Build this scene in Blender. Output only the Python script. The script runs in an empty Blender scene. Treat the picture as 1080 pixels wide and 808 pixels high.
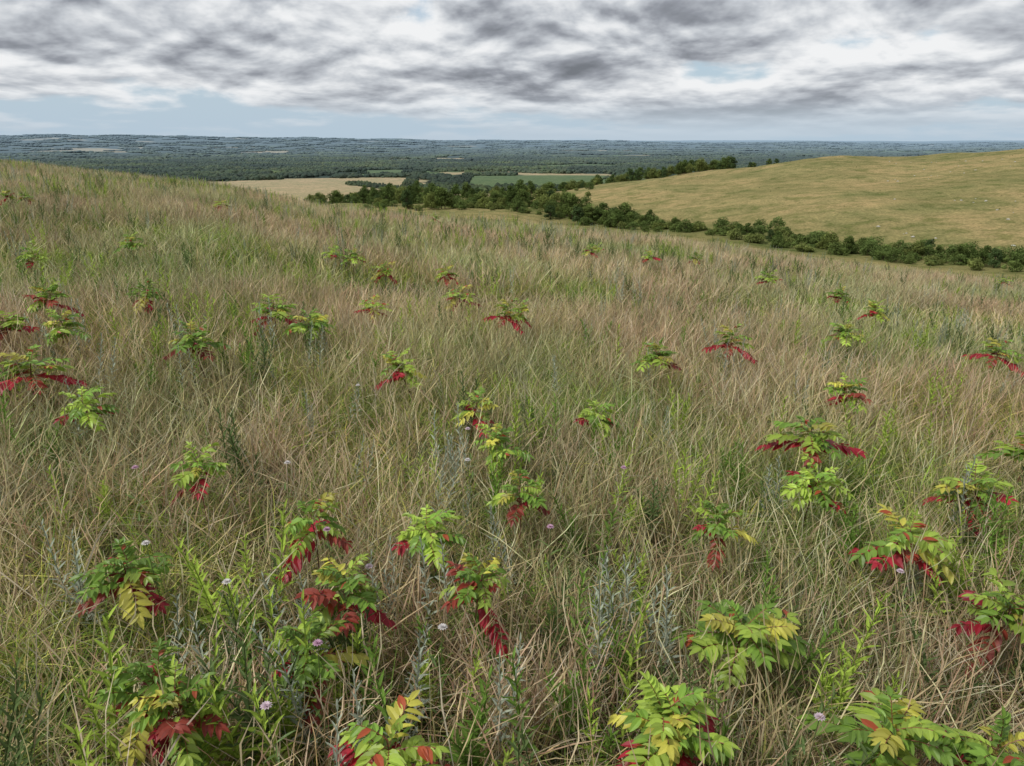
import bpy, math, random
import numpy as np
from mathutils import Vector
rng=np.random.default_rng(7); random.seed(7)
sc=bpy.context.scene
PITCH=math.radians(18.2); EYE=1.62; FPX=780.0
# ------------------------------------------------------------ noise
def _h(i,j,s):
    v=np.sin(i*127.1+j*311.7+s*74.7)*43758.5453
    return v-np.floor(v)
def vn(x,y,s=0):
    xi=np.floor(x);yi=np.floor(y);xf=x-xi;yf=y-yi
    u=xf*xf*(3-2*xf);v=yf*yf*(3-2*yf)
    return (_h(xi,yi,s)*(1-u)+_h(xi+1,yi,s)*u)*(1-v)+(_h(xi,yi+1,s)*(1-u)+_h(xi+1,yi+1,s)*u)*v
def fbm(x,y,o=4,s=0):
    a=.5;t=0;n=0
    for k in range(o):
        t=t+a*vn(x*2**k+17.3*k,y*2**k-9.1*k,s+k);n+=a;a*=.5
    return t/n
def sstep(a,b,x):
    t=np.clip((x-a)/(b-a),0,1);return t*t*(3-2*t)
# ------------------------------------------------------------ terrain
NR=600;NA=720;R0=.25;R1=45000.
LR=np.linspace(math.log(R0),math.log(R1),NR);RR=np.exp(LR)
AZ=np.linspace(-180,180,NA,endpoint=False)
kaz=[-180,-60,-33,-20,-14,-3,11,23,35,60,180]
kk=[.0005,.0004,.0003,.00056,.00103,.00122,.00128,.0015,.0014,.0012,.0005]
tab={
-180:[(120,-4),(300,-20),(800,-50),(1500,-80)],
-60:[(120,-2),(300,-15),(800,-50),(1500,-80)],
-33:[(110,-1.8),(200,-10),(400,-40),(800,-68),(1400,-80)],
-20:[(100,-5.2),(200,-16),(400,-42),(800,-68),(1400,-80)],
-14:[(100,-8.8),(200,-19),(400,-30),(500,-36),(800,-62),(1200,-77),(1600,-80)],
-3:[(100,-11),(200,-20),(300,-24.5),(360,-25),(500,-35),(800,-60),(1200,-77),(1500,-80)],
5:[(100,-12),(170,-19.5),(240,-23.5),(350,-22),(450,-25),(600,-38),(900,-62),(1400,-80)],
13:[(100,-13),(200,-21.5),(260,-18.5),(350,-14.5),(450,-15),(600,-27),(900,-52),(1400,-80)],
22:[(100,-15),(170,-21),(250,-14.5),(350,-8.5),(430,-6),(600,-13),(1000,-45),(1500,-80)],
28:[(100,-15.5),(160,-20.5),(240,-14.5),(340,-9),(420,-7),(600,-12),(1000,-45),(1500,-80)],
35:[(100,-15.5),(150,-19.5),(220,-13),(300,-7.5),(420,-.8),(520,1),(800,-20),(1500,-80)],
48:[(100,-14),(150,-16),(220,-10),(400,4),(600,7),(900,-15),(1600,-80)],
180:[(120,-4),(300,-20),(800,-50),(1500,-80)]}
taz=sorted(tab)
def a_of(az):
    r=np.radians(az);return -.0764*np.sin(r)-.0258*np.cos(r)
cols=[]
for az in taz:
    k=np.interp(az,kaz,kk);rs=math.sqrt(1.1/k)
    lim=min(1.45*rs,92)
    pr=[0]+list(np.linspace(1,lim,40));pz=[a_of(az)*r-k*r*r for r in pr]
    for r,z in tab[az]: pr.append(r);pz.append(z)
    pr.append(R1);pz.append(-80)
    cols.append(np.interp(RR,pr,pz))
cols=np.array(cols)
G=np.zeros((NA,NR))
for j in range(NR): G[:,j]=np.interp(AZ,taz,cols[:,j])
near=np.interp(AZ,kaz,kk)[:,None]
gn=a_of(AZ)[:,None]*RR[None]-near*RR[None]**2
wn=1-sstep(25,40,RR)[None]
def smooth(G):
    w=5
    P=np.pad(G,((0,0),(w,w)),mode='edge');o=sum(P[:,i:i+NR] for i in range(2*w+1))/(2*w+1)
    wa=4
    P=np.concatenate([o[-wa:],o,o[:wa]]);return sum(P[i:i+NA] for i in range(2*wa+1))/(2*wa+1)
for _ in range(2): G=smooth(G)
G=G*(1-wn)+gn*wn
AA,RG=np.meshgrid(AZ,RR,indexing='ij')
X=RG*np.sin(np.radians(AA));Y=RG*np.cos(np.radians(AA))
G+= (fbm(X/1.6,Y/1.6,2,3)-.5)*.10*(1-sstep(30,80,RG))*sstep(.5,2,RG)
G+= (fbm(X/14,Y/14,3,5)-.5)*.30*sstep(8,20,RG)*(1-sstep(60,120,RG))
G+= (fbm(X/45,Y/45,4,9)-.5)*6.0*sstep(120,230,RG)*(1-sstep(700,1200,RG))
G+= (fbm(X/900,Y/900,4,11)-.5)*16*sstep(1300,2500,RG)
G+= (fbm(X/3500,Y/2200,4,12)-.45)*110*sstep(4000,9000,RG)
far=np.interp(AA,[-60,-25,-5,10,40],[120,105,60,30,25])+60*(fbm(AA/4.,AA*0+.5,3,21)-.5)
G+= (far)*sstep(5500,11000,RG)*(1-.25*sstep(14000,30000,RG))
def H(x,y):
    x=np.asarray(x,float);y=np.asarray(y,float)
    r=np.clip(np.hypot(x,y),R0,R1*.99);az=np.degrees(np.arctan2(x,y))
    fi=(np.log(r)-LR[0])/(LR[1]-LR[0]);i=np.clip(fi.astype(int),0,NR-2);fi=fi-i
    fa=(az+180)/(360/NA);a=np.floor(fa).astype(int);fa=fa-a;a%=NA;b=(a+1)%NA
    return (G[a,i]*(1-fi)+G[a,i+1]*fi)*(1-fa)+(G[b,i]*(1-fi)+G[b,i+1]*fi)*fa
def fieldmask(x,y):
    r=np.hypot(x,y);az=np.degrees(np.arctan2(x,y))
    n=fbm(x/180,y/180,3,31)-.5
    rr=r*(1+.16*n);aa=az+5*n
    code=np.zeros(np.shape(r),int)
    def rect(a0,a1,r0,r1,c,sl=0):
        q=rr+sl*(aa-a0)
        code[(aa>a0)&(aa<a1)&(q>r0)&(q<r1)]=c
    rect(-60,60,560,1050,3)
    rect(-24,-7.0,850,1750,1)
    rect(-12,-2,1780,2150,2);rect(-5,8,1200,1850,2);rect(-4,7,1950,2120,1,20);rect(1,8,2350,2650,2)
    rect(-20,-16,3100,3400,2);rect(-10,-3,3300,3600,1);rect(4,14,3700,4100,2)
    rect(-31,-26,5800,6500,1);rect(-19,-15,5200,5800,1);rect(25,31,5600,6400,2)
    ff=fbm(x/700,y/350,2,77)
    code[(code==0)&(ff>.77)&(r>2600)]=1
    code[(code==0)&(ff<.18)&(r>2600)]=2
    return code
def link(o): sc.collection.objects.link(o);return o
def mkmesh(name,V,F,C=None,mats=(),mi=None,smooth_=False):
    me=bpy.data.meshes.new(name);V=np.asarray(V,float)
    if isinstance(F,np.ndarray):
        n=len(F);k=F.shape[1]
        me.vertices.add(len(V));me.vertices.foreach_set('co',V.ravel())
        me.loops.add(n*k);me.loops.foreach_set('vertex_index',F.ravel().astype(np.int32))
        me.polygons.add(n);me.polygons.foreach_set('loop_start',np.arange(0,n*k,k,dtype=np.int32))
    else:
        me.from_pydata(V.tolist(),[],F);n=len(F)
    if C is not None:
        ca=me.color_attributes.new('col','FLOAT_COLOR','POINT')
        C=np.asarray(C,float);C4=np.ones((len(V),4));C4[:,:3]=C
        ca.data.foreach_set('color',C4.ravel())
    for m in mats: me.materials.append(m)
    if mi is not None: me.polygons.foreach_set('material_index',np.asarray(mi,np.int32))
    if smooth_: me.polygons.foreach_set('use_smooth',np.ones(n,bool))
    me.update(calc_edges=True);me.validate()
    return me
# ------------------------------------------------------------ materials
class NT:
    def __init__(s,t): s.t=t
    def n(s,ty,**kw):
        x=s.t.nodes.new(ty)
        for k,v in kw.items(): setattr(x,k,v)
        return x
    def l(s,a,b): s.t.links.new(a,b)
    def put(s,sock,v):
        if isinstance(v,bpy.types.NodeSocket): s.l(v,sock)
        else: sock.default_value=v
    def m(s,op,a,b=0.,c=None,clamp=False):
        x=s.n('ShaderNodeMath',operation=op,use_clamp=clamp);s.put(x.inputs[0],a);s.put(x.inputs[1],b)
        if c is not None: s.put(x.inputs[2],c)
        return x.outputs[0]
    def mix(s,f,a,b,bt='MIX'):
        x=s.n('ShaderNodeMix',data_type='RGBA',blend_type=bt);s.put(x.inputs[0],f)
        for i,v in ((6,a),(7,b)):
            s.put(x.inputs[i],v if isinstance(v,bpy.types.NodeSocket) else (*v,1))
        return x.outputs[2]
    def mr(s,v,a,b,c,d,sm=False):
        x=s.n('ShaderNodeMapRange');x.interpolation_type='SMOOTHSTEP' if sm else 'LINEAR'
        s.put(x.inputs[0],v)
        for i,q in enumerate((a,b,c,d)): x.inputs[i+1].default_value=q
        return x.outputs[0]
    def noise(s,vec,scale,detail=3,rough=.5,dist=0.):
        x=s.n('ShaderNodeTexNoise');s.l(vec,x.inputs['Vector']);x.inputs['Scale'].default_value=scale
        x.inputs['Detail'].default_value=detail;x.inputs['Roughness'].default_value=rough;x.inputs['Distortion'].default_value=dist
        return x.outputs['Fac']
    def ramp(s,f,st):
        x=s.n('ShaderNodeValToRGB');s.l(f,x.inputs[0]);e=x.color_ramp.elements
        while len(e)<len(st): e.new(.5)
        for i,(p,c) in enumerate(st): e[i].position=p;e[i].color=(*c,1)
        return x.outputs[0]
def newmat(name):
    m=bpy.data.materials.new(name);m.use_nodes=True;m.node_tree.nodes.clear();return m,NT(m.node_tree)
def hazed(N,col,pos):  # aerial haze painted into the base colour, blue-grey with distance from origin
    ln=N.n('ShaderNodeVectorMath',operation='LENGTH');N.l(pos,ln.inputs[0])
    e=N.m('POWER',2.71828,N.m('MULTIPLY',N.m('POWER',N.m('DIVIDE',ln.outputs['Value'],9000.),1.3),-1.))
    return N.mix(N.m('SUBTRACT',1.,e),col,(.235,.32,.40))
def foliage(name,trans=.3,rough=.6,tint=True,haze=False,spec=.25,forest=False):
    m,N=newmat(name)
    at=N.n('ShaderNodeAttribute',attribute_name='col').outputs['Color']
    geo=N.n('ShaderNodeNewGeometry');pos=geo.outputs['Position'];c=at
    if tint:
        n1=N.noise(pos,.3,3,.6)
        t1=N.ramp(n1,[(.32,(1.15,1.02,.90)),(.46,(1.06,1.02,.88)),(.60,(.88,1.04,.74))])
        c=N.mix(1.,c,t1,'MULTIPLY')
    if forest:
        c=N.mix(1.,c,N.ramp(N.noise(pos,.0035,5,.65),[(.38,(.55,.56,.6)),(.5,(.9,.9,.9)),(.62,(1.7,1.6,1.2))]),'MULTIPLY')
    oi=N.n('ShaderNodeObjectInfo').outputs['Random']
    c=N.mix(1.,c,N.ramp(oi,[(0,(.86,.86,.86)),(1,(1.12,1.12,1.12))]),'MULTIPLY')
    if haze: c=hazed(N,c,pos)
    if spec>0:
        b=N.n('ShaderNodeBsdfPrincipled');N.l(c,b.inputs['Base Color']);b.inputs['Roughness'].default_value=rough
        b.inputs['Specular IOR Level'].default_value=spec
    else:
        b=N.n('ShaderNodeBsdfDiffuse');N.l(c,b.inputs['Color'])
    o=N.n('ShaderNodeOutputMaterial')
    if trans>0:
        tr=N.n('ShaderNodeBsdfTranslucent');N.l(c,tr.inputs['Color'])
        mx=N.n('ShaderNodeMixShader');mx.inputs[0].default_value=trans
        N.l(b.outputs[0],mx.inputs[1]);N.l(tr.outputs[0],mx.inputs[2]);N.l(mx.outputs[0],o.inputs[0])
    else: N.l(b.outputs[0],o.inputs[0])
    return m
M_grass=foliage('dry_grass',.22,.65,spec=0)
M_leaf=foliage('sumac_leaf',.35,.45,tint=False,spec=.4)
M_forb=foliage('forb_leaf',.3,.6,tint=False,spec=0)
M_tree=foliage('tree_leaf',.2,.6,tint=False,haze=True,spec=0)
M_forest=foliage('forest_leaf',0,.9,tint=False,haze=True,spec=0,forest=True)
M_bark=foliage('bark',0,.9,tint=False,spec=0)
# ground material
M_ground,N=newmat('prairie_ground')
at=N.n('ShaderNodeAttribute',attribute_name='col').outputs['Color'];pos=N.n('ShaderNodeNewGeometry').outputs['Position']
a=N.noise(pos,1.6,5,.75);b=N.noise(pos,.16,6,.72);c=N.noise(pos,.03,4,.6)
col=N.mix(1.,at,N.ramp(a,[(.38,(.66,.68,.62)),(.62,(1.25,1.22,1.18))]),'MULTIPLY')
col=N.mix(1.,col,N.ramp(b,[(.39,(.64,.74,.60)),(.5,(1,1,1)),(.61,(1.2,1.15,1.15))]),'MULTIPLY')
col=N.mix(1.,col,N.ramp(c,[(.38,(.84,.90,.80)),(.62,(1.14,1.06,1.04))]),'MULTIPLY')
col=hazed(N,col,pos)  # ground colour also carries the painted distance haze
bs=N.n('ShaderNodeBsdfDiffuse');N.l(col,bs.inputs['Color'])
bp=N.n('ShaderNodeBump');bp.inputs['Strength'].default_value=.8;bp.inputs['Distance'].default_value=1.2;N.l(b,bp.inputs['Height']);N.l(bp.outputs[0],bs.inputs['Normal'])
o=N.n('ShaderNodeOutputMaterial');N.l(bs.outputs[0],o.inputs[0])
# ground mesh
V=np.stack([X,Y,G],-1).reshape(-1,3)
V=np.vstack([V,[[0,0,float(G[:,0].mean())]]])
ii,jj=np.meshgrid(np.arange(NA),np.arange(NR-1),indexing='ij');i2=(ii+1)%NA
F=np.stack([ii*NR+jj,i2*NR+jj,i2*NR+jj+1,ii*NR+jj+1],-1).reshape(-1,4)[:,::-1]
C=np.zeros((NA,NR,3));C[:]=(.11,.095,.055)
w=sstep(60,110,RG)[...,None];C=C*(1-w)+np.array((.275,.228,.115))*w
gp=fbm(X/30,Y/30,4,41);w=(sstep(.47,.60,gp)*sstep(120,160,RG)*.6)[...,None];C=C*(1-w)+np.array((.175,.17,.075))*w
rav_az=[-40,-15,-10,-3,5,13,22,35,60];rav_r=[700,470,400,300,240,200,170,150,145]
rv=np.interp(AA,rav_az,rav_r)
w=(np.exp(-((RG-rv)/(rv*.13))**2)*(RG>90))[...,None]*.8;C=C*(1-w)+np.array((.12,.135,.05))*w
w=sstep(1000,1200,RG)[...,None];C=C*(1-w)+np.array((.026,.038,.018))*w
fm=fieldmask(X,Y);far_=(RG>540)
C[(fm==3)&far_]=(.22,.18,.10);C[(fm==1)&far_]=(.36,.29,.18);C[(fm==2)&far_]=(.10,.14,.055)
C=np.vstack([C.reshape(-1,3),[[.11,.095,.055]]])
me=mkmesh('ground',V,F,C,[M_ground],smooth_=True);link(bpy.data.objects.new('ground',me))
# ------------------------------------------------------------ instancing
def coll(name,meshes):
    c=bpy.data.collections.new(name)
    for i,m in enumerate(meshes): c.objects.link(bpy.data.objects.new('%s_%02d'%(name,i),m))
    return c
def scatter(name,collection,P,rot,scl,idx):
    me=bpy.data.meshes.new(name);n=len(P);me.vertices.add(n);me.vertices.foreach_set('co',np.asarray(P,float).ravel())
    me.attributes.new('rot','FLOAT_VECTOR','POINT').data.foreach_set('vector',np.asarray(rot,float).ravel())
    me.attributes.new('scl','FLOAT_VECTOR','POINT').data.foreach_set('vector',np.asarray(scl,float).ravel())
    me.attributes.new('idx','INT','POINT').data.foreach_set('value',np.asarray(idx,np.int32))
    me.update();ob=link(bpy.data.objects.new(name,me))
    g=bpy.data.node_groups.new(name+'_scatter','GeometryNodeTree')
    g.interface.new_socket('Geometry',in_out='INPUT',socket_type='NodeSocketGeometry')
    g.interface.new_socket('Geometry',in_out='OUTPUT',socket_type='NodeSocketGeometry')
    K=NT(g);gi=K.n('NodeGroupInput');go=K.n('NodeGroupOutput');ip=K.n('GeometryNodeInstanceOnPoints')
    ci=K.n('GeometryNodeCollectionInfo');ci.inputs['Collection'].default_value=collection
    ci.inputs['Separate Children'].default_value=True;ci.inputs['Reset Children'].default_value=True
    def na(nm,dt):
        x=K.n('GeometryNodeInputNamedAttribute',data_type=dt);x.inputs['Name'].default_value=nm;return x.outputs['Attribute']
    er=K.n('FunctionNodeEulerToRotation');K.l(na('rot','FLOAT_VECTOR'),er.inputs[0])
    K.l(gi.outputs[0],ip.inputs['Points']);K.l(ci.outputs[0],ip.inputs['Instance']);ip.inputs['Pick Instance'].default_value=True
    K.l(na('idx','INT'),ip.inputs['Instance Index']);K.l(er.outputs[0],ip.inputs['Rotation']);K.l(na('scl','FLOAT_VECTOR'),ip.inputs['Scale'])
    K.l(ip.outputs[0],go.inputs[0])
    md=ob.modifiers.new('scatter','NODES');md.node_group=g
    return ob
# ------------------------------------------------------------ grass
PAL={'straw':(.57,.48,.29),'pale':(.69,.62,.46),'red':(.42,.27,.20),'brown':(.30,.22,.15),'green':(.15,.235,.06),
     'olive':(.28,.30,.11),'yellow':(.58,.56,.17),'grey':(.48,.45,.38),'lime':(.32,.43,.08)}
def blades(n,half,mixp,wm=1.,hm=1.,seed=0,S=4):
    r=np.random.default_rng(seed)
    names=list(mixp);p=np.array([mixp[k] for k in names],float);p/=p.sum()
    # tuft centres so the sward is uneven, each tuft leaning to one colour
    nt=max(12,n//26);soft=half*.14
    tx=r.uniform(-half,half,nt)+r.normal(0,soft,nt);ty_=r.uniform(-half,half,nt)+r.normal(0,soft,nt)
    tc=r.choice(len(names),nt,p=p);tid=r.integers(0,nt,n)
    loose=r.random(n)<.35
    ty=np.where(r.random(n)<.6,tc[tid],r.choice(len(names),n,p=p))
    bx=np.where(loose,r.uniform(-half,half,n)+r.normal(0,soft,n),tx[tid]+r.normal(0,half*.07,n))
    by=np.where(loose,r.uniform(-half,half,n)+r.normal(0,soft,n),ty_[tid]+r.normal(0,half*.07,n))
    th=r.uniform(.7,1.2,nt)[tid]
    basec=np.array([PAL[k] for k in names])[ty]
    isg=np.array([k in('green','lime','olive','yellow') for k in names])[ty]
    stem=(r.random(n)<.58)&~isg
    L=np.where(stem,r.uniform(.26,.58,n),r.uniform(.14,.42,n))*hm*th
    lean=np.where(stem,np.abs(r.normal(.0,.36,n)),np.abs(r.normal(.3,.4,n)))
    bend=np.where(stem,r.uniform(0,.3,n),r.uniform(.1,.9,n))
    wd=np.where(stem,r.uniform(.0007,.0013,n),r.uniform(.0013,.0030,n))*wm
    wd=wd*np.where(isg,1.3,1.)
    da=r.random(n)*6.283;dx=np.cos(da);dy=np.sin(da)
    wa=r.random(n)*6.283;wx=np.cos(wa);wy=np.sin(wa)
    t=np.linspace(0,1,S+1)[None]
    k1,k2=r.normal(0,.05,n)[:,None],r.normal(0,.05,n)[:,None]
    hz=(lean[:,None]*t+bend[:,None]*t**2.3)*L[:,None]
    up=L[:,None]*(t-(.25*lean+.35*bend)[:,None]*t**2)
    wig=np.sin(t*5)*L[:,None]
    px=bx[:,None]+dx[:,None]*hz+k1*wig;py=by[:,None]+dy[:,None]*hz+k2*wig
    leafp=np.minimum(1,.55+t*2)*(1-t)**.6*1.0
    stp=np.where(t>.72,2.3*(1-t)/.28+.3,1.0)
    wp=np.where(stem[:,None],stp,leafp)*wd[:,None]
    wp=np.maximum(wp,.0003*wm)
    A=np.stack([px-wx[:,None]*wp,py-wy[:,None]*wp,up],-1);B=np.stack([px+wx[:,None]*wp,py+wy[:,None]*wp,up+wp*.4],-1)
    V=np.stack([A,B],2).reshape(-1,3)
    base=(np.arange(n)*(S+1)*2)[:,None]+np.arange(S)[None]*2
    F=np.stack([base,base+1,base+3,base+2],-1).reshape(-1,4)
    c=basec*r.uniform(.55,1.3,(n,1))*(1+r.normal(0,.05,(n,3)))
    Cc=np.repeat(c,(S+1)*2,0).reshape(n,S+1,2,3)
    # dry seed heads are a pinkish tan
    head=(stem[:,None]&(t>.7))[...,None,None]*.4
    Cc=Cc*(1-head)+np.array((.54,.43,.33))*head
    V[:,2]-=.02
    return V,F,np.clip(Cc.reshape(-1,3),.01,.85)
MIX=[dict(straw=4.2,pale=2,red=1.6,brown=1.7,green=3.8,olive=3.4,grey=1.8,yellow=.8),
     dict(straw=3.2,pale=1.3,red=2.6,brown=2.4,green=2.6,olive=2,grey=2.4),
     dict(straw=2.2,pale=1,red=.8,brown=1,green=4.8,olive=4,yellow=1.2,lime=1,grey=1.2),
     dict(straw=4.2,pale=2.8,red=1.1,brown=1.2,green=2.9,olive=2.8,yellow=2,grey=1.5),
     dict(straw=1.8,pale=.8,brown=1,green=4,lime=2.2,olive=3.4,yellow=1.2,grey=.6)]
def patchset(tag,n,half,wm,hm,S,per=2):
    out=[]
    for i,mx in enumerate(MIX):
        for j in range(per):
            V,F,C=blades(n,half,mx,wm,hm,seed=100*i+j+sum(map(ord,tag)),S=S)
            out.append(mkmesh('%s_%d_%d'%(tag,i,j),V,F,C,[M_grass]))
    return out
def polar(n,r0,r1,amax,pw=1.):
    r=(rng.random(n)*(r1**(2*pw)-r0**(2*pw))+r0**(2*pw))**(1/(2*pw));a=np.radians(rng.uniform(-amax,amax,n))
    return r*np.sin(a),r*np.cos(a)
def gidx(x,y,per=2):
    g=fbm(x/2.0,y/2.0,3,51)+.25*(fbm(x/25,y/25,2,52)-.5)
    t=np.zeros(len(x),int)
    q=g+rng.normal(0,.13,len(x))
    t[q<.41]=1;t[(q>=.41)&(q<.50)]=0;t[(q>=.50)&(q<.58)]=3;t[(q>=.58)&(q<.69)]=2;t[q>=.69]=4
    return t*per+rng.integers(0,per,len(x))
def tiles(sp,r0,r1,amax,shift=0.):
    nx=int(2*r1/sp)+2;gx,gy=np.meshgrid((np.arange(nx)-nx/2)*sp,(np.arange(nx)-nx/2)*sp*.866)
    gx=gx+(np.arange(nx)[:,None]%2)*sp*.5
    x=gx.ravel();y=gy.ravel();x=x+rng.normal(0,sp*.08,len(x));y=y+rng.normal(0,sp*.08,len(y))
    r=np.hypot(x,y);az=np.abs(np.degrees(np.arctan2(x,y)))
    rn=r+(vn(x/(sp*2),y/(sp*2),5)-.5)*sp*1.5
    k=(rn>=r0)&(rn<r1)&((az<amax)|(r<4.));return x[k],y[k]
def grass(name,meshes,x,y,smin,smax,e=.4):
    n=len(x);z=H(x,y);P=np.stack([x,y,z],-1)
    gx=(H(x+e,y)-H(x-e,y))/(2*e);gy=(H(x,y+e)-H(x,y-e))/(2*e);g=rng.uniform(0,6.283,n)
    lx=gx*np.cos(g)+gy*np.sin(g);ly=-gx*np.sin(g)+gy*np.cos(g)
    rot=np.stack([np.arctan(ly),-np.arctan(lx),g],-1)
    hn=.78+.40*fbm(x/2.6,y/2.6,2,71);s=rng.uniform(smin,smax,n);scl=np.stack([s,s,hn],-1)
    scatter(name,coll(name+'_clumps',meshes),P,rot,scl,gidx(x,y))
def ray(px,py,h=0.):
    u=(px-540)/FPX;v=(404-py)/FPX
    d=np.array([u,math.cos(PITCH)+v*math.sin(PITCH),-math.sin(PITCH)+v*math.cos(PITCH)])
    t=.5
    while t<200:
        p=d*t
        if EYE+p[2]<float(H(p[0],p[1]))+h: break
        t*=1.004
    return p[0],p[1]
SUM=[(290,330,74),(320,343,54),(215,362,66),(25,385,66),(105,425,58),(150,308,38),(60,320,46),(490,310,46),(440,385,70),(395,322,38),(490,428,60),(210,490,60),(540,468,60),(550,520,70),(335,562,64),(465,556,90),(115,586,90),(360,636,108),(345,684,64),(490,626,68),(418,774,130),(655,735,136),(725,770,126),(780,645,124),(690,378,56),(770,366,44),(630,434,58),(855,466,90),(850,505,74),(770,552,64),(895,414,54),(950,558,90),(1040,505,96),(1062,645,96),(925,770,130),(1005,788,116),(1072,480,64),(885,353,44),(530,335,38),(810,294,36),(125,714,60),(205,744,64),(405,287,30),(540,333,32),(1060,298,62),(930,332,42),(15,342,52),(75,348,42),(370,274,28),(1050,372,52)]
spos=[]
for px,py,w in SUM:
    x,y=ray(px,py,.36);spos.append((x,y,w*math.hypot(x,y,1.2)/FPX))
for k in range(14):
    a=math.radians(random.uniform(-38,38));r=random.uniform(8,24)
    spos.append((r*math.sin(a),r*math.cos(a),random.uniform(.3,.42)))
x,y=tiles(.62,.0,9.5,46)
grass('prairie_grass',patchset('near',1250,.31,1.,.80,5,2),x,y,.95,1.08)
x,y=tiles(1.4,9.5,32,42)
grass('prairie_grass_midfield',patchset('mid',2050,.70,1.45,.80,4,2),x,y,.97,1.1)
x,y=tiles(3.4,32,105,42)
grass('prairie_grass_crest',patchset('far',2100,1.7,3.2,.84,3,2),x,y,.97,1.1)
# ------------------------------------------------------------ sumac
def tube(V,F,C,p0,p1,r0,r1,col,seg=5):
    p0=np.array(p0,float);p1=np.array(p1,float);d=p1-p0;d/=np.linalg.norm(d)+1e-9
    a=np.cross(d,(0,0,1.) if abs(d[2])<.9 else (1.,0,0));a/=np.linalg.norm(a);b=np.cross(d,a);s=len(V)
    for p,r in((p0,r0),(p1,r1)):
        for k in range(seg):
            t=6.283*k/seg;V.append(p+r*(math.cos(t)*a+math.sin(t)*b));C.append(col)
    for k in range(seg): F.append((s+k,s+(k+1)%seg,s+seg+(k+1)%seg,s+seg+k))
def leaflet(V,F,C,p,d,n,L,W,col):
    d=d/np.linalg.norm(d);s_=np.cross(d,n);s_/=np.linalg.norm(s_);nn=np.cross(s_,d);b=len(V)
    prof=[(0,.12),(.22,.85),(.5,1.),(.78,.62),(1.,0.03)]
    for t,w in prof:
        c=p+d*L*t-nn*(.18*L*t*t)
        for sgn in(-1,0,1):
            V.append(c+s_*sgn*W*.5*w+nn*abs(sgn)*W*.16*w);C.append(col*(1.12 if sgn==0 else 1)*(1-.12*t))
    for i in range(4):
        q=b+3*i;F.append((q,q+1,q+4,q+3));F.append((q+1,q+2,q+5,q+4))
def sumac(seed,nred,crown):
    r=np.random.default_rng(seed);V=[];F=[];C=[]
    h=r.uniform(.33,.37);top=np.array([r.normal(0,.03),r.normal(0,.03),h]);p=np.zeros(3)
    for k in range(4):
        q=top*(k+1)/4+np.array([r.normal(0,.005),r.normal(0,.005),0]);tube(V,F,C,p,q,.0042-.0006*k,.0036-.0006*k,np.array((.17,.07,.05)));p=q
    nl=r.integers(14,20)
    for i in range(nl):
        f=i/(nl-1);az=i*2.4+r.normal(0,.5);z=h-.085*(1-f);el=math.radians(10+38*f**2+r.normal(0,12))
        Lr=crown*(1-.38*f)*r.uniform(.65,1.15);o0=top*(z/h);hd=np.array([math.cos(az),math.sin(az),0])
        red=i<nred
        if red: Lr*=.9
        mixc=r.random()
        if red: base=np.array((.36,.02,.035)) if mixc<.6 else np.array((.29,.05,.03))
        elif mixc<.45: base=np.array((.19,.32,.045))
        elif mixc<.90: base=np.array((.33,.45,.065))
        else: base=np.array((.50,.47,.08))
        base=base*r.uniform(.8,1.2)
        npair=r.integers(5,8);pts=[]
        for k in range(npair+2):
            t=k/(npair+1);pts.append(o0+hd*Lr*t*math.cos(el)*(1-.05*t)+np.array([0,0,1])*(Lr*t*math.sin(el)-.28*Lr*t*t))
        for k in range(len(pts)-1): tube(V,F,C,pts[k],pts[k+1],.0013,.001,np.array((.30,.10,.06)),3)
        side=np.array([-hd[1],hd[0],0])
        for k in range(1,len(pts)):
            dr=pts[k]-pts[k-1];dr/=np.linalg.norm(dr);t=k/(len(pts)-1);LL=Lr*.38*(1-.5*abs(t-.5))*r.uniform(.8,1.15)
            for sg in(-1,1):
                if r.random()<.05: continue
                up=np.array([0,0,1.])+r.normal(0,.28,3)
                dd=dr*r.uniform(.4,.8)+side*sg*.9+np.array([0,0,r.uniform(-.4,.15)])
                cc=base*r.uniform(.7,1.3)
                if not red and r.random()<.02: cc=np.array((.38,.08,.03))
                leaflet(V,F,C,pts[k],dd,up,LL*r.uniform(.85,1.1),LL*.44,cc)
            if k==len(pts)-1: leaflet(V,F,C,pts[k],dr,np.array([0,0,1.])+r.normal(0,.2,3),LL*1.05,LL*.44,base)
    return mkmesh('sumac_%d'%seed,np.array(V),F,np.clip(np.array(C),0,.8),[M_leaf],smooth_=False)
SM=[sumac(1,4,.19),sumac(2,5,.20),sumac(3,3,.18),sumac(4,4,.20),sumac(5,0,.19),sumac(6,4,.17),sumac(9,5,.19),sumac(12,2,.20),sumac(14,4,.18)]
for i,(x,y,w) in enumerate(spos):
    o=link(bpy.data.objects.new('sumac_plant',SM[(i*4+i//9)%9]));o.location=(x,y,float(H(x,y)))
    s=float(np.clip(w/.36,.72,1.2));o.scale=(s,s,1.02+.14*random.random()+(.10 if math.hypot(x,y)>5 else 0));o.rotation_euler=(random.gauss(0,.08),random.gauss(0,.08),random.random()*6.28)
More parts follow.
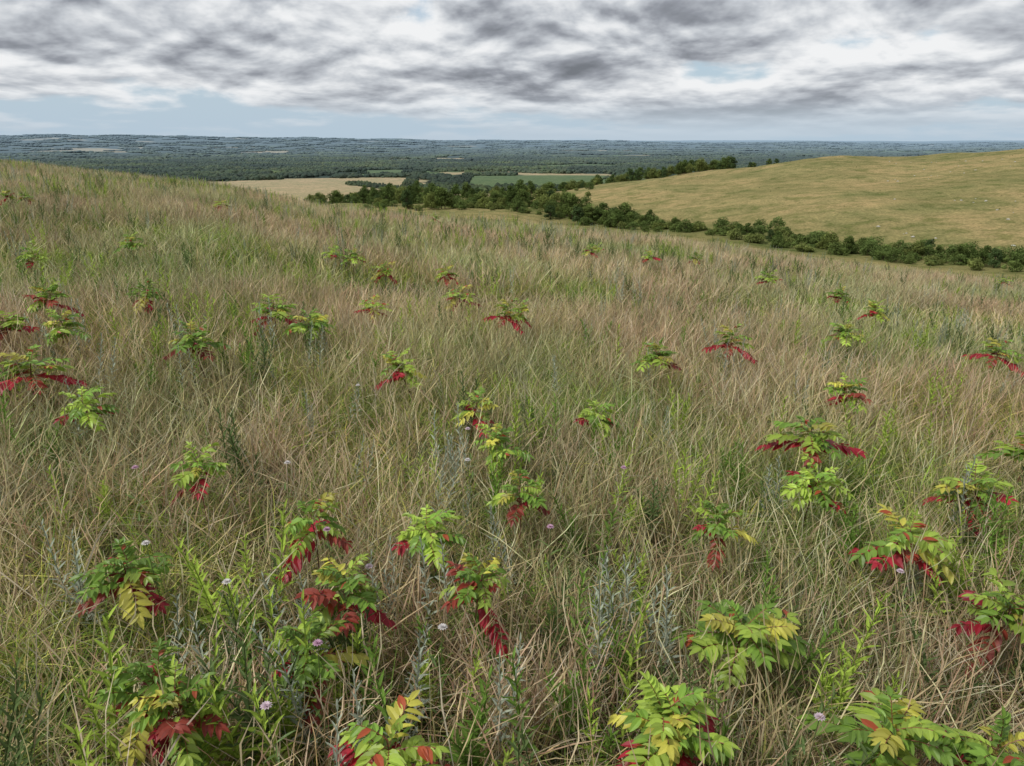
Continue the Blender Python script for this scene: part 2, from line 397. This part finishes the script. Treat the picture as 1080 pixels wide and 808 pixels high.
# ------------------------------------------------------------ forbs
def forb(seed,kind):
    r=np.random.default_rng(seed);V=[];F=[];C=[]
    cols={'sage':(.36,.40,.31),'green':(.16,.27,.05),'lime':(.32,.43,.07),'dark':(.12,.17,.06)}
    base=np.array(cols[kind])
    for s in range(r.integers(2,5)):
        x0=np.array([r.normal(0,.04),r.normal(0,.04),0]);ln=r.normal(0,.16,2);Ht=r.uniform(.28,.48)
        f=lambda t:x0+np.array([ln[0]*t*Ht,ln[1]*t*Ht,Ht*t])
        for k in range(4): tube(V,F,C,f(k/4),f((k+1)/4),.002,.0016,base*.8,3)
        nl=30
        for k in range(nl):
            t=.3+.7*k/nl;az=k*2.4;el=.35+.7*t;L=(.075 if kind!='sage' else .055)*(1.15-.7*t)*r.uniform(.8,1.2)
            d=np.array([math.cos(az)*math.cos(el),math.sin(az)*math.cos(el),math.sin(el)])
            leaflet(V,F,C,f(t),d,np.array([0,0,1.])+.1*d,L,L*.2,base*r.uniform(.75,1.25))
    return mkmesh('forb_%d'%seed,np.array(V),F,np.clip(np.array(C),0,.8),[M_forb])
FM=[forb(11,'sage'),forb(12,'green'),forb(13,'lime'),forb(14,'dark'),forb(15,'sage'),forb(16,'green'),forb(17,'dark'),forb(18,'lime')]
FC=coll('forb_kinds',FM)
x,y=polar(7000,1.3,60,42,.55)
k=(fbm(x/2.5,y/2.5,2,81)>.50)|(rng.random(len(x))<.22);x,y=x[k],y[k];n=len(x)
dist=np.hypot(x,y);id_=rng.integers(0,8,n);id_=np.where((dist>9)&(rng.random(n)<.5),rng.choice([0,3,6,1],n),id_)
s=rng.uniform(.6,1.1,n)*np.where(dist>14,1.2,1)
scatter('prairie_forbs',FC,np.stack([x,y,H(x,y)],-1),np.stack([rng.normal(0,.1,n),rng.normal(0,.1,n),rng.uniform(0,6.28,n)],-1),np.stack([s,s,s],-1),id_)
# ------------------------------------------------------------ wildflowers
def flower(seed,c):
    r=np.random.default_rng(seed);V=[];F=[];C=[];c=np.array(c);h=.44
    for k in range(3): tube(V,F,C,(0.01*k,0,h*k/3),(0.01*(k+1),0,h*(k+1)/3),.0014,.0012,np.array((.14,.18,.06)),4)
    for k in range(8):
        az=k*2.4;d=np.array([math.cos(az),math.sin(az),.6]);leaflet(V,F,C,np.array([.01,0,h*(.3+.07*k)]),d,np.array([0,0,1.]),.05,.008,np.array((.13,.2,.05)))
    tp=np.array([.03,0,h])
    for ring,(L,el,m) in enumerate([(.014,.15,11),(.011,.7,9),(.006,1.2,6)]):
        for k in range(m):
            az=6.283*k/m+ring*.3;d=np.array([math.cos(az)*math.cos(el),math.sin(az)*math.cos(el),math.sin(el)])
            leaflet(V,F,C,tp,d,np.array([0,0,1.])+.1*d,L,L*.55,c*r.uniform(.85,1.1))
    return mkmesh('flower_%d'%seed,np.array(V),F,np.clip(np.array(C),0,.85),[M_leaf])
FL=[flower(1,(.76,.72,.70)),flower(2,(.58,.36,.48)),flower(3,(.68,.55,.61))]
for i,(px,py) in enumerate([(295,488),(135,497),(497,455),(165,573),(350,555),(383,594),(455,665),(330,688),(290,752),(500,484),(580,552),(850,753),(372,408),(660,497),(960,605),(250,610)]):
    x,y=ray(px,py,.44);o=link(bpy.data.objects.new('wildflower',FL[i%3]));o.location=(x,y,float(H(x,y)));o.rotation_euler=(0,0,i*1.1)
# ------------------------------------------------------------ trees
def tree(seed,Ht,Wd,lowc,tone,nb=16,lf=130,ls=.30):
    r=np.random.default_rng(seed);V=[];F=[];C=[];bark=np.array((.10,.08,.06))
    pts=[np.zeros(3)];hh=Ht*.45
    for k in range(4): pts.append(np.array([r.normal(0,.08)*(k+1)*Wd*.1,r.normal(0,.08)*(k+1)*Wd*.1,hh*(k+1)/4]))
    tr=Ht*.022
    pts[0][2]=-.3
    for k in range(4): tube(V,F,C,pts[k],pts[k+1],tr*(1-.15*k),tr*(.85-.15*k),bark,7)
    blobs=[]
    for b in range(nb):
        az=b*2.4+r.normal(0,.4);f=(b+.5)/nb;z=lowc+(Ht*.86-lowc)*f
        prof=math.sin(math.pi*min(1,.25+.72*f))**.8
        rad=Wd*.5*prof*r.uniform(.35,.8);c=np.array([math.cos(az)*rad,math.sin(az)*rad,z+r.normal(0,.05*Ht)]);blobs.append((c,Wd*r.uniform(.13,.24)))
    for c,rb in blobs:
        s=pts[r.integers(2,5)];m=(s+c)/2+np.array([0,0,-.05*Ht]);tube(V,F,C,s,m,tr*.4,tr*.25,bark,4);tube(V,F,C,m,c,tr*.25,tr*.08,bark,4)
    nb_=len(F);Va=[np.array(V)];Ca=[np.array(C)];Fl=list(F);off=len(V)
    tone=np.array(tone)
    for c,rb in blobs:
        n=lf;d=r.normal(0,1,(n,3));d/=np.linalg.norm(d,axis=1)[:,None];rr=rb*r.uniform(.35,1.12,n)**.6
        p=c+d*rr[:,None]*np.array((1,1,.78));u=r.normal(0,1,(n,3));u/=np.linalg.norm(u,axis=1)[:,None]
        w=np.cross(u,d+r.normal(0,.5,(n,3)));w/=np.linalg.norm(w,axis=1)[:,None];sz=ls*r.uniform(.5,1.2,(n,1))
        q=np.stack([p-u*sz*.6,p+w*sz*.35,p+u*sz*.6,p-w*sz*.35],1).reshape(-1,3)
        cc=tone*r.uniform(.65,1.45)*r.uniform(.75,1.3,(n,1));Va.append(q);Ca.append(np.repeat(cc,4,0))
        for i in range(n): Fl.append((off+4*i,off+4*i+1,off+4*i+2,off+4*i+3))
        off+=4*n
    mi=[1]*nb_+[0]*(len(Fl)-nb_)
    return mkmesh('tree_%d'%seed,np.vstack(Va),Fl,np.clip(np.vstack(Ca),.005,.5),[M_tree,M_bark],mi)
TR=[tree(21,7.5,7,1.6,(.11,.15,.04),18,150,.42),tree(22,6.2,6.5,1.2,(.15,.18,.05),16,150,.4),tree(23,8.2,6.0,2.,(.09,.13,.035),18,150,.42),
    tree(24,5.4,6.2,.8,(.17,.20,.055),15,150,.38),tree(25,6.6,4.6,1.,(.065,.10,.035),15,150,.38)]
SH=[tree(31,2.6,4.0,.3,(.12,.16,.045),11,120,.28),tree(32,3.2,4.6,.3,(.10,.14,.04),12,120,.3),tree(33,2.1,3.4,.25,(.17,.20,.06),10,110,.26)]
def put(name,ms,az,r,s):
    a=math.radians(az);x,y=r*math.sin(a),r*math.cos(a);o=link(bpy.data.objects.new(name,random.choice(ms)));o.location=(x,y,float(H(x,y))-.1)
    o.rotation_euler=(0,0,random.random()*6.28);o.scale=(s*random.uniform(.85,1.2),s*random.uniform(.85,1.2),s*random.uniform(.8,1.1))
az=-16.
while az<37:
    r=float(np.interp(az,rav_az,rav_r))
    big=az<9
    dn=float(sstep(.25,.5,fbm(np.array([az/2.2]),np.array([3.3]),2,7))[0])
    if big and random.random()<.6*dn+.35: put('oak_tree',TR,az,r*random.uniform(.93,1.10),random.uniform(.65,1.15))
    elif not big and random.random()<.15+.4*dn: put('oak_tree',TR,az,r*random.uniform(.95,1.04),random.uniform(.38,.62))
    for k in range(3):
        if random.random()<.72+.25*dn: put('dogwood_shrub',SH,az+random.uniform(-.5,.5),r*random.uniform(.93,1.07),random.uniform(.55,1.25)*(1. if az<24 else .85))
    az+= .42*240/r if r<240 else .42
for k in range(46): put('oak_tree',TR,random.uniform(-11,4.),random.uniform(270,430),random.uniform(.5,1.25))
for k in range(70): put('dogwood_shrub',SH,random.uniform(-11,6),random.uniform(250,440),random.uniform(.6,1.4))
for k in range(44): put('oak_tree',TR,random.uniform(-15.5,-7),random.uniform(380,560),random.uniform(.8,1.3))
for k in range(90):
    t=random.random()**.8;put('oak_tree',TR,3.0+13*t,500-50*t+random.uniform(-25,40),random.uniform(.65,1.2))
for k in range(4): put('oak_tree',TR,random.uniform(17,19),random.uniform(446,460),random.uniform(.5,.7))
sc_=coll('shrub_kinds',SH);n=1100;x,y=polar(n*2,190,470,40,.8);k=(np.degrees(np.arctan2(x,y))>8)&((fbm(x/40,y/40,3,95)>.54)|(rng.random(n*2)<.08));x,y=x[k],y[k];n=len(x)
s=rng.uniform(.04,.12,n);scatter('hillside_shrubs',sc_,np.stack([x,y,H(x,y)-.05],-1),np.stack([x*0,x*0,rng.uniform(0,6.28,n)],-1),np.stack([s,s,s*.8],-1),rng.integers(0,3,n))
M_rock,N=newmat('limestone');pos=N.n('ShaderNodeNewGeometry').outputs['Position']
bs=N.n('ShaderNodeBsdfPrincipled');N.l(N.ramp(N.noise(pos,4,5,.6),[(.3,(.28,.26,.22)),(.7,(.52,.50,.44))]),bs.inputs['Base Color']);bs.inputs['Roughness'].default_value=.9
o=N.n('ShaderNodeOutputMaterial');N.l(bs.outputs[0],o.inputs[0])
import bmesh
def lump(seed,sub,amp,sq,size=1.):
    r=np.random.default_rng(seed);bm=bmesh.new();bmesh.ops.create_icosphere(bm,subdivisions=sub,radius=size)
    ph=r.uniform(0,6,9)
    for v in bm.verts:
        c=v.co/size
        k=1+amp*(math.sin(3*c.x+ph[0])*math.sin(4*c.y+ph[1])+.6*math.sin(7*c.z+ph[2]+4*c.x)+r.normal(0,.35));v.co=v.co*k
        v.co.z*=sq
    Vv=np.array([v.co[:] for v in bm.verts]);Ff=[tuple(v.index for v in f.verts) for f in bm.faces];bm.free();return Vv,Ff
rk=[mkmesh('rock_%d'%i,*lump(50+i,2,.2,.5),None,[M_rock]) for i in range(3)]
x,y=polar(1000,170,430,40,.9);az_=np.degrees(np.arctan2(x,y));k=(az_>26)&(fbm(x/25,y/25,2,91)>.5);x,y=x[k],y[k];n=len(x);s=rng.uniform(.12,.42,n)
scatter('limestone_rocks',coll('rock_kinds',rk),np.stack([x,y,H(x,y)+.05],-1),np.stack([x*0,x*0,rng.uniform(0,6.28,n)],-1),np.stack([s,s,s],-1),rng.integers(0,3,n))
# ------------------------------------------------------------ valley forest
def forestpatch(seed,rad,n,cs):
    r=np.random.default_rng(seed);Va=[];Fa=[];Ca=[];off=0
    for i in range(n):
        v,f=lump(seed*77+i,2,.16,.85);s=cs*r.uniform(.55,1.3);a=r.random()*6.283;q=rad*math.sqrt(r.random())
        v=v*s+np.array([q*math.cos(a),q*math.sin(a),s*r.uniform(.5,1.0)]);Va.append(v);Fa+= [tuple(k+off for k in t) for t in f];off+=len(v)
        c=np.array((.046,.062,.022))*r.uniform(.8,1.25)*np.array((r.uniform(.88,1.15),1,1));Ca.append(np.tile(c,(len(v),1))*r.uniform(.8,1.2,(len(v),1)))
    return mkmesh('forest_%d'%seed,np.vstack(Va),Fa,np.vstack(Ca),[M_forest])
FP=coll('forest_kinds',[forestpatch(i,36,44,5.0) for i in range(1,7)])
x,y=polar(4200,1150,3600,40,.85);k=fieldmask(x,y)==0;x1,y1=x[k],y[k];s1=np.ones(len(x1))
x,y=polar(3800,3400,13000,40,.7);k=fieldmask(x,y)==0;x2,y2=x[k],y[k];s2=rng.uniform(1.4,2.6,len(x2))
hx=[];hy=[]
for a0,r0,a1,r1 in [(-12,1500,-8,1250),(-8,1120,-7,2000),(-22,1850,9,2150),(3,1250,12,1200),(-4,1300,-3,2000),(-4,1190,8,1180)]:
    m=60
    for t in np.linspace(0,1,m):
        a=math.radians(a0+(a1-a0)*t);r=r0+(r1-r0)*t+random.gauss(0,8)
        if random.random()<.6: hx.append(r*math.sin(a));hy.append(r*math.cos(a))
x=np.concatenate([x1,x2,hx]);y=np.concatenate([y1,y2,hy]);s=np.concatenate([s1,s2,np.full(len(hx),.38)]);n=len(x)
sz=np.where(s>1.3,1.0,np.where(s<.5,.7,1.))*rng.uniform(.6,1.25,n)
scatter('distant_forest',FP,np.stack([x,y,H(x,y)-1.],-1),np.stack([x*0,x*0,rng.uniform(0,6.28,n)],-1),np.stack([s,s,sz],-1),rng.integers(0,6,n))
# ------------------------------------------------------------ world
SUN_EL=50;SUN_AZ=-115   # azimuth from +Y, positive to +X
wd=bpy.data.worlds.new("World");sc.world=wd;wd.use_nodes=True;wd.node_tree.nodes.clear();N=NT(wd.node_tree)
sky=N.n('ShaderNodeTexSky',sky_type='NISHITA');sky.sun_disc=False;sky.sun_elevation=math.radians(SUN_EL);sky.sun_rotation=math.radians(SUN_AZ)
sky.altitude=300;sky.dust_density=1.0
b1=N.n('ShaderNodeBackground');N.l(sky.outputs[0],b1.inputs[0]);b1.inputs[1].default_value=.12
gen=N.n('ShaderNodeTexCoord').outputs['Generated'];sp=N.n('ShaderNodeSeparateXYZ');N.l(gen,sp.inputs[0])
z=N.m('MAXIMUM',sp.outputs[2],0.);zc=N.m('ADD',z,.055)
hl=N.m('SQRT',N.m('ADD',N.m('ADD',N.m('MULTIPLY',sp.outputs[0],sp.outputs[0]),N.m('MULTIPLY',sp.outputs[1],sp.outputs[1])),.0001))
KX=7.2
sa=N.m('MULTIPLY',N.m('DIVIDE',sp.outputs[0],hl),KX);ca=N.m('MULTIPLY',N.m('DIVIDE',sp.outputs[1],hl),KX)
lz=N.m('MULTIPLY',N.m('LOGARITHM',zc,2.71828),3.2)
def vec(dz,sc_=1.,off=0.):
    c=N.n('ShaderNodeCombineXYZ');N.l(N.m('MULTIPLY_ADD',sa,sc_,off),c.inputs[0]);N.l(N.m('MULTIPLY',ca,sc_),c.inputs[1]);N.l(N.m('MULTIPLY',N.m('ADD',lz,dz),sc_),c.inputs[2]);return c.outputs[0]
n1=N.noise(vec(0.,1.,3.),1.,6,.53,.15);n2=N.noise(vec(.22,1.,3.),1.,5,.53,.15);big=N.noise(vec(0.,.40,11.),1.,1,.5)
dens=N.m('ADD',N.m('MULTIPLY',n1,.62),N.m('MULTIPLY',big,.53))
rel=N.m('SUBTRACT',n1,n2)
br=N.m('ADD',N.m('MULTIPLY_ADD',rel,3.6,.70),N.m('MULTIPLY',N.m('SUBTRACT',dens,.57),-3.0),clamp=True)
cc=N.ramp(br,[(0.,(.18,.195,.22)),(.3,(.30,.32,.36)),(.6,(.54,.57,.61)),(.85,(.78,.80,.82)),(1.,(.88,.89,.90))])
hz=N.mr(z,-.01,.065,0.,1.,True)
cc=N.mix(hz,(.56,.63,.70),cc)
b2=N.n('ShaderNodeBackground');N.l(cc,b2.inputs[0]);b2.inputs[1].default_value=1.
b3=N.n('ShaderNodeBackground');b3.inputs[0].default_value=(.46,.58,.69,1);b3.inputs[1].default_value=1.
lowsky=N.n('ShaderNodeMixShader');N.l(N.mr(z,.0,.16,0.05,.5,True),lowsky.inputs[0]);N.l(b3.outputs[0],lowsky.inputs[1]);N.l(b1.outputs[0],lowsky.inputs[2])
thr=N.mr(z,.02,.10,.02,-.07,True)
cov=N.m('MULTIPLY',N.mr(N.m('SUBTRACT',dens,thr),.47,.56,0.,1.,True),N.mr(z,.0,.05,.4,1.,True))
mx=N.n('ShaderNodeMixShader');N.l(cov,mx.inputs[0]);N.l(lowsky.outputs[0],mx.inputs[1]);N.l(b2.outputs[0],mx.inputs[2])
o=N.n('ShaderNodeOutputWorld');N.l(mx.outputs[0],o.inputs[0])
sd=bpy.data.lights.new('sun','SUN');sd.energy=3.0;sd.angle=math.radians(7);sd.color=(1,.975,.93);so=link(bpy.data.objects.new('sun',sd))
e=math.radians(SUN_EL);a=math.radians(SUN_AZ);dv=Vector((math.sin(a)*math.cos(e),math.cos(a)*math.cos(e),math.sin(e)));so.rotation_euler=dv.to_track_quat('Z','Y').to_euler()
cd=bpy.data.cameras.new('camera');cd.lens=26;cd.sensor_width=36;cd.clip_start=.05;cd.clip_end=100000
co=link(bpy.data.objects.new('camera',cd));co.location=(0,0,EYE);co.rotation_euler=(math.radians(90)-PITCH,0,0);sc.camera=co
sc.view_settings.view_transform='Standard';sc.view_settings.look='None';sc.view_settings.exposure=0
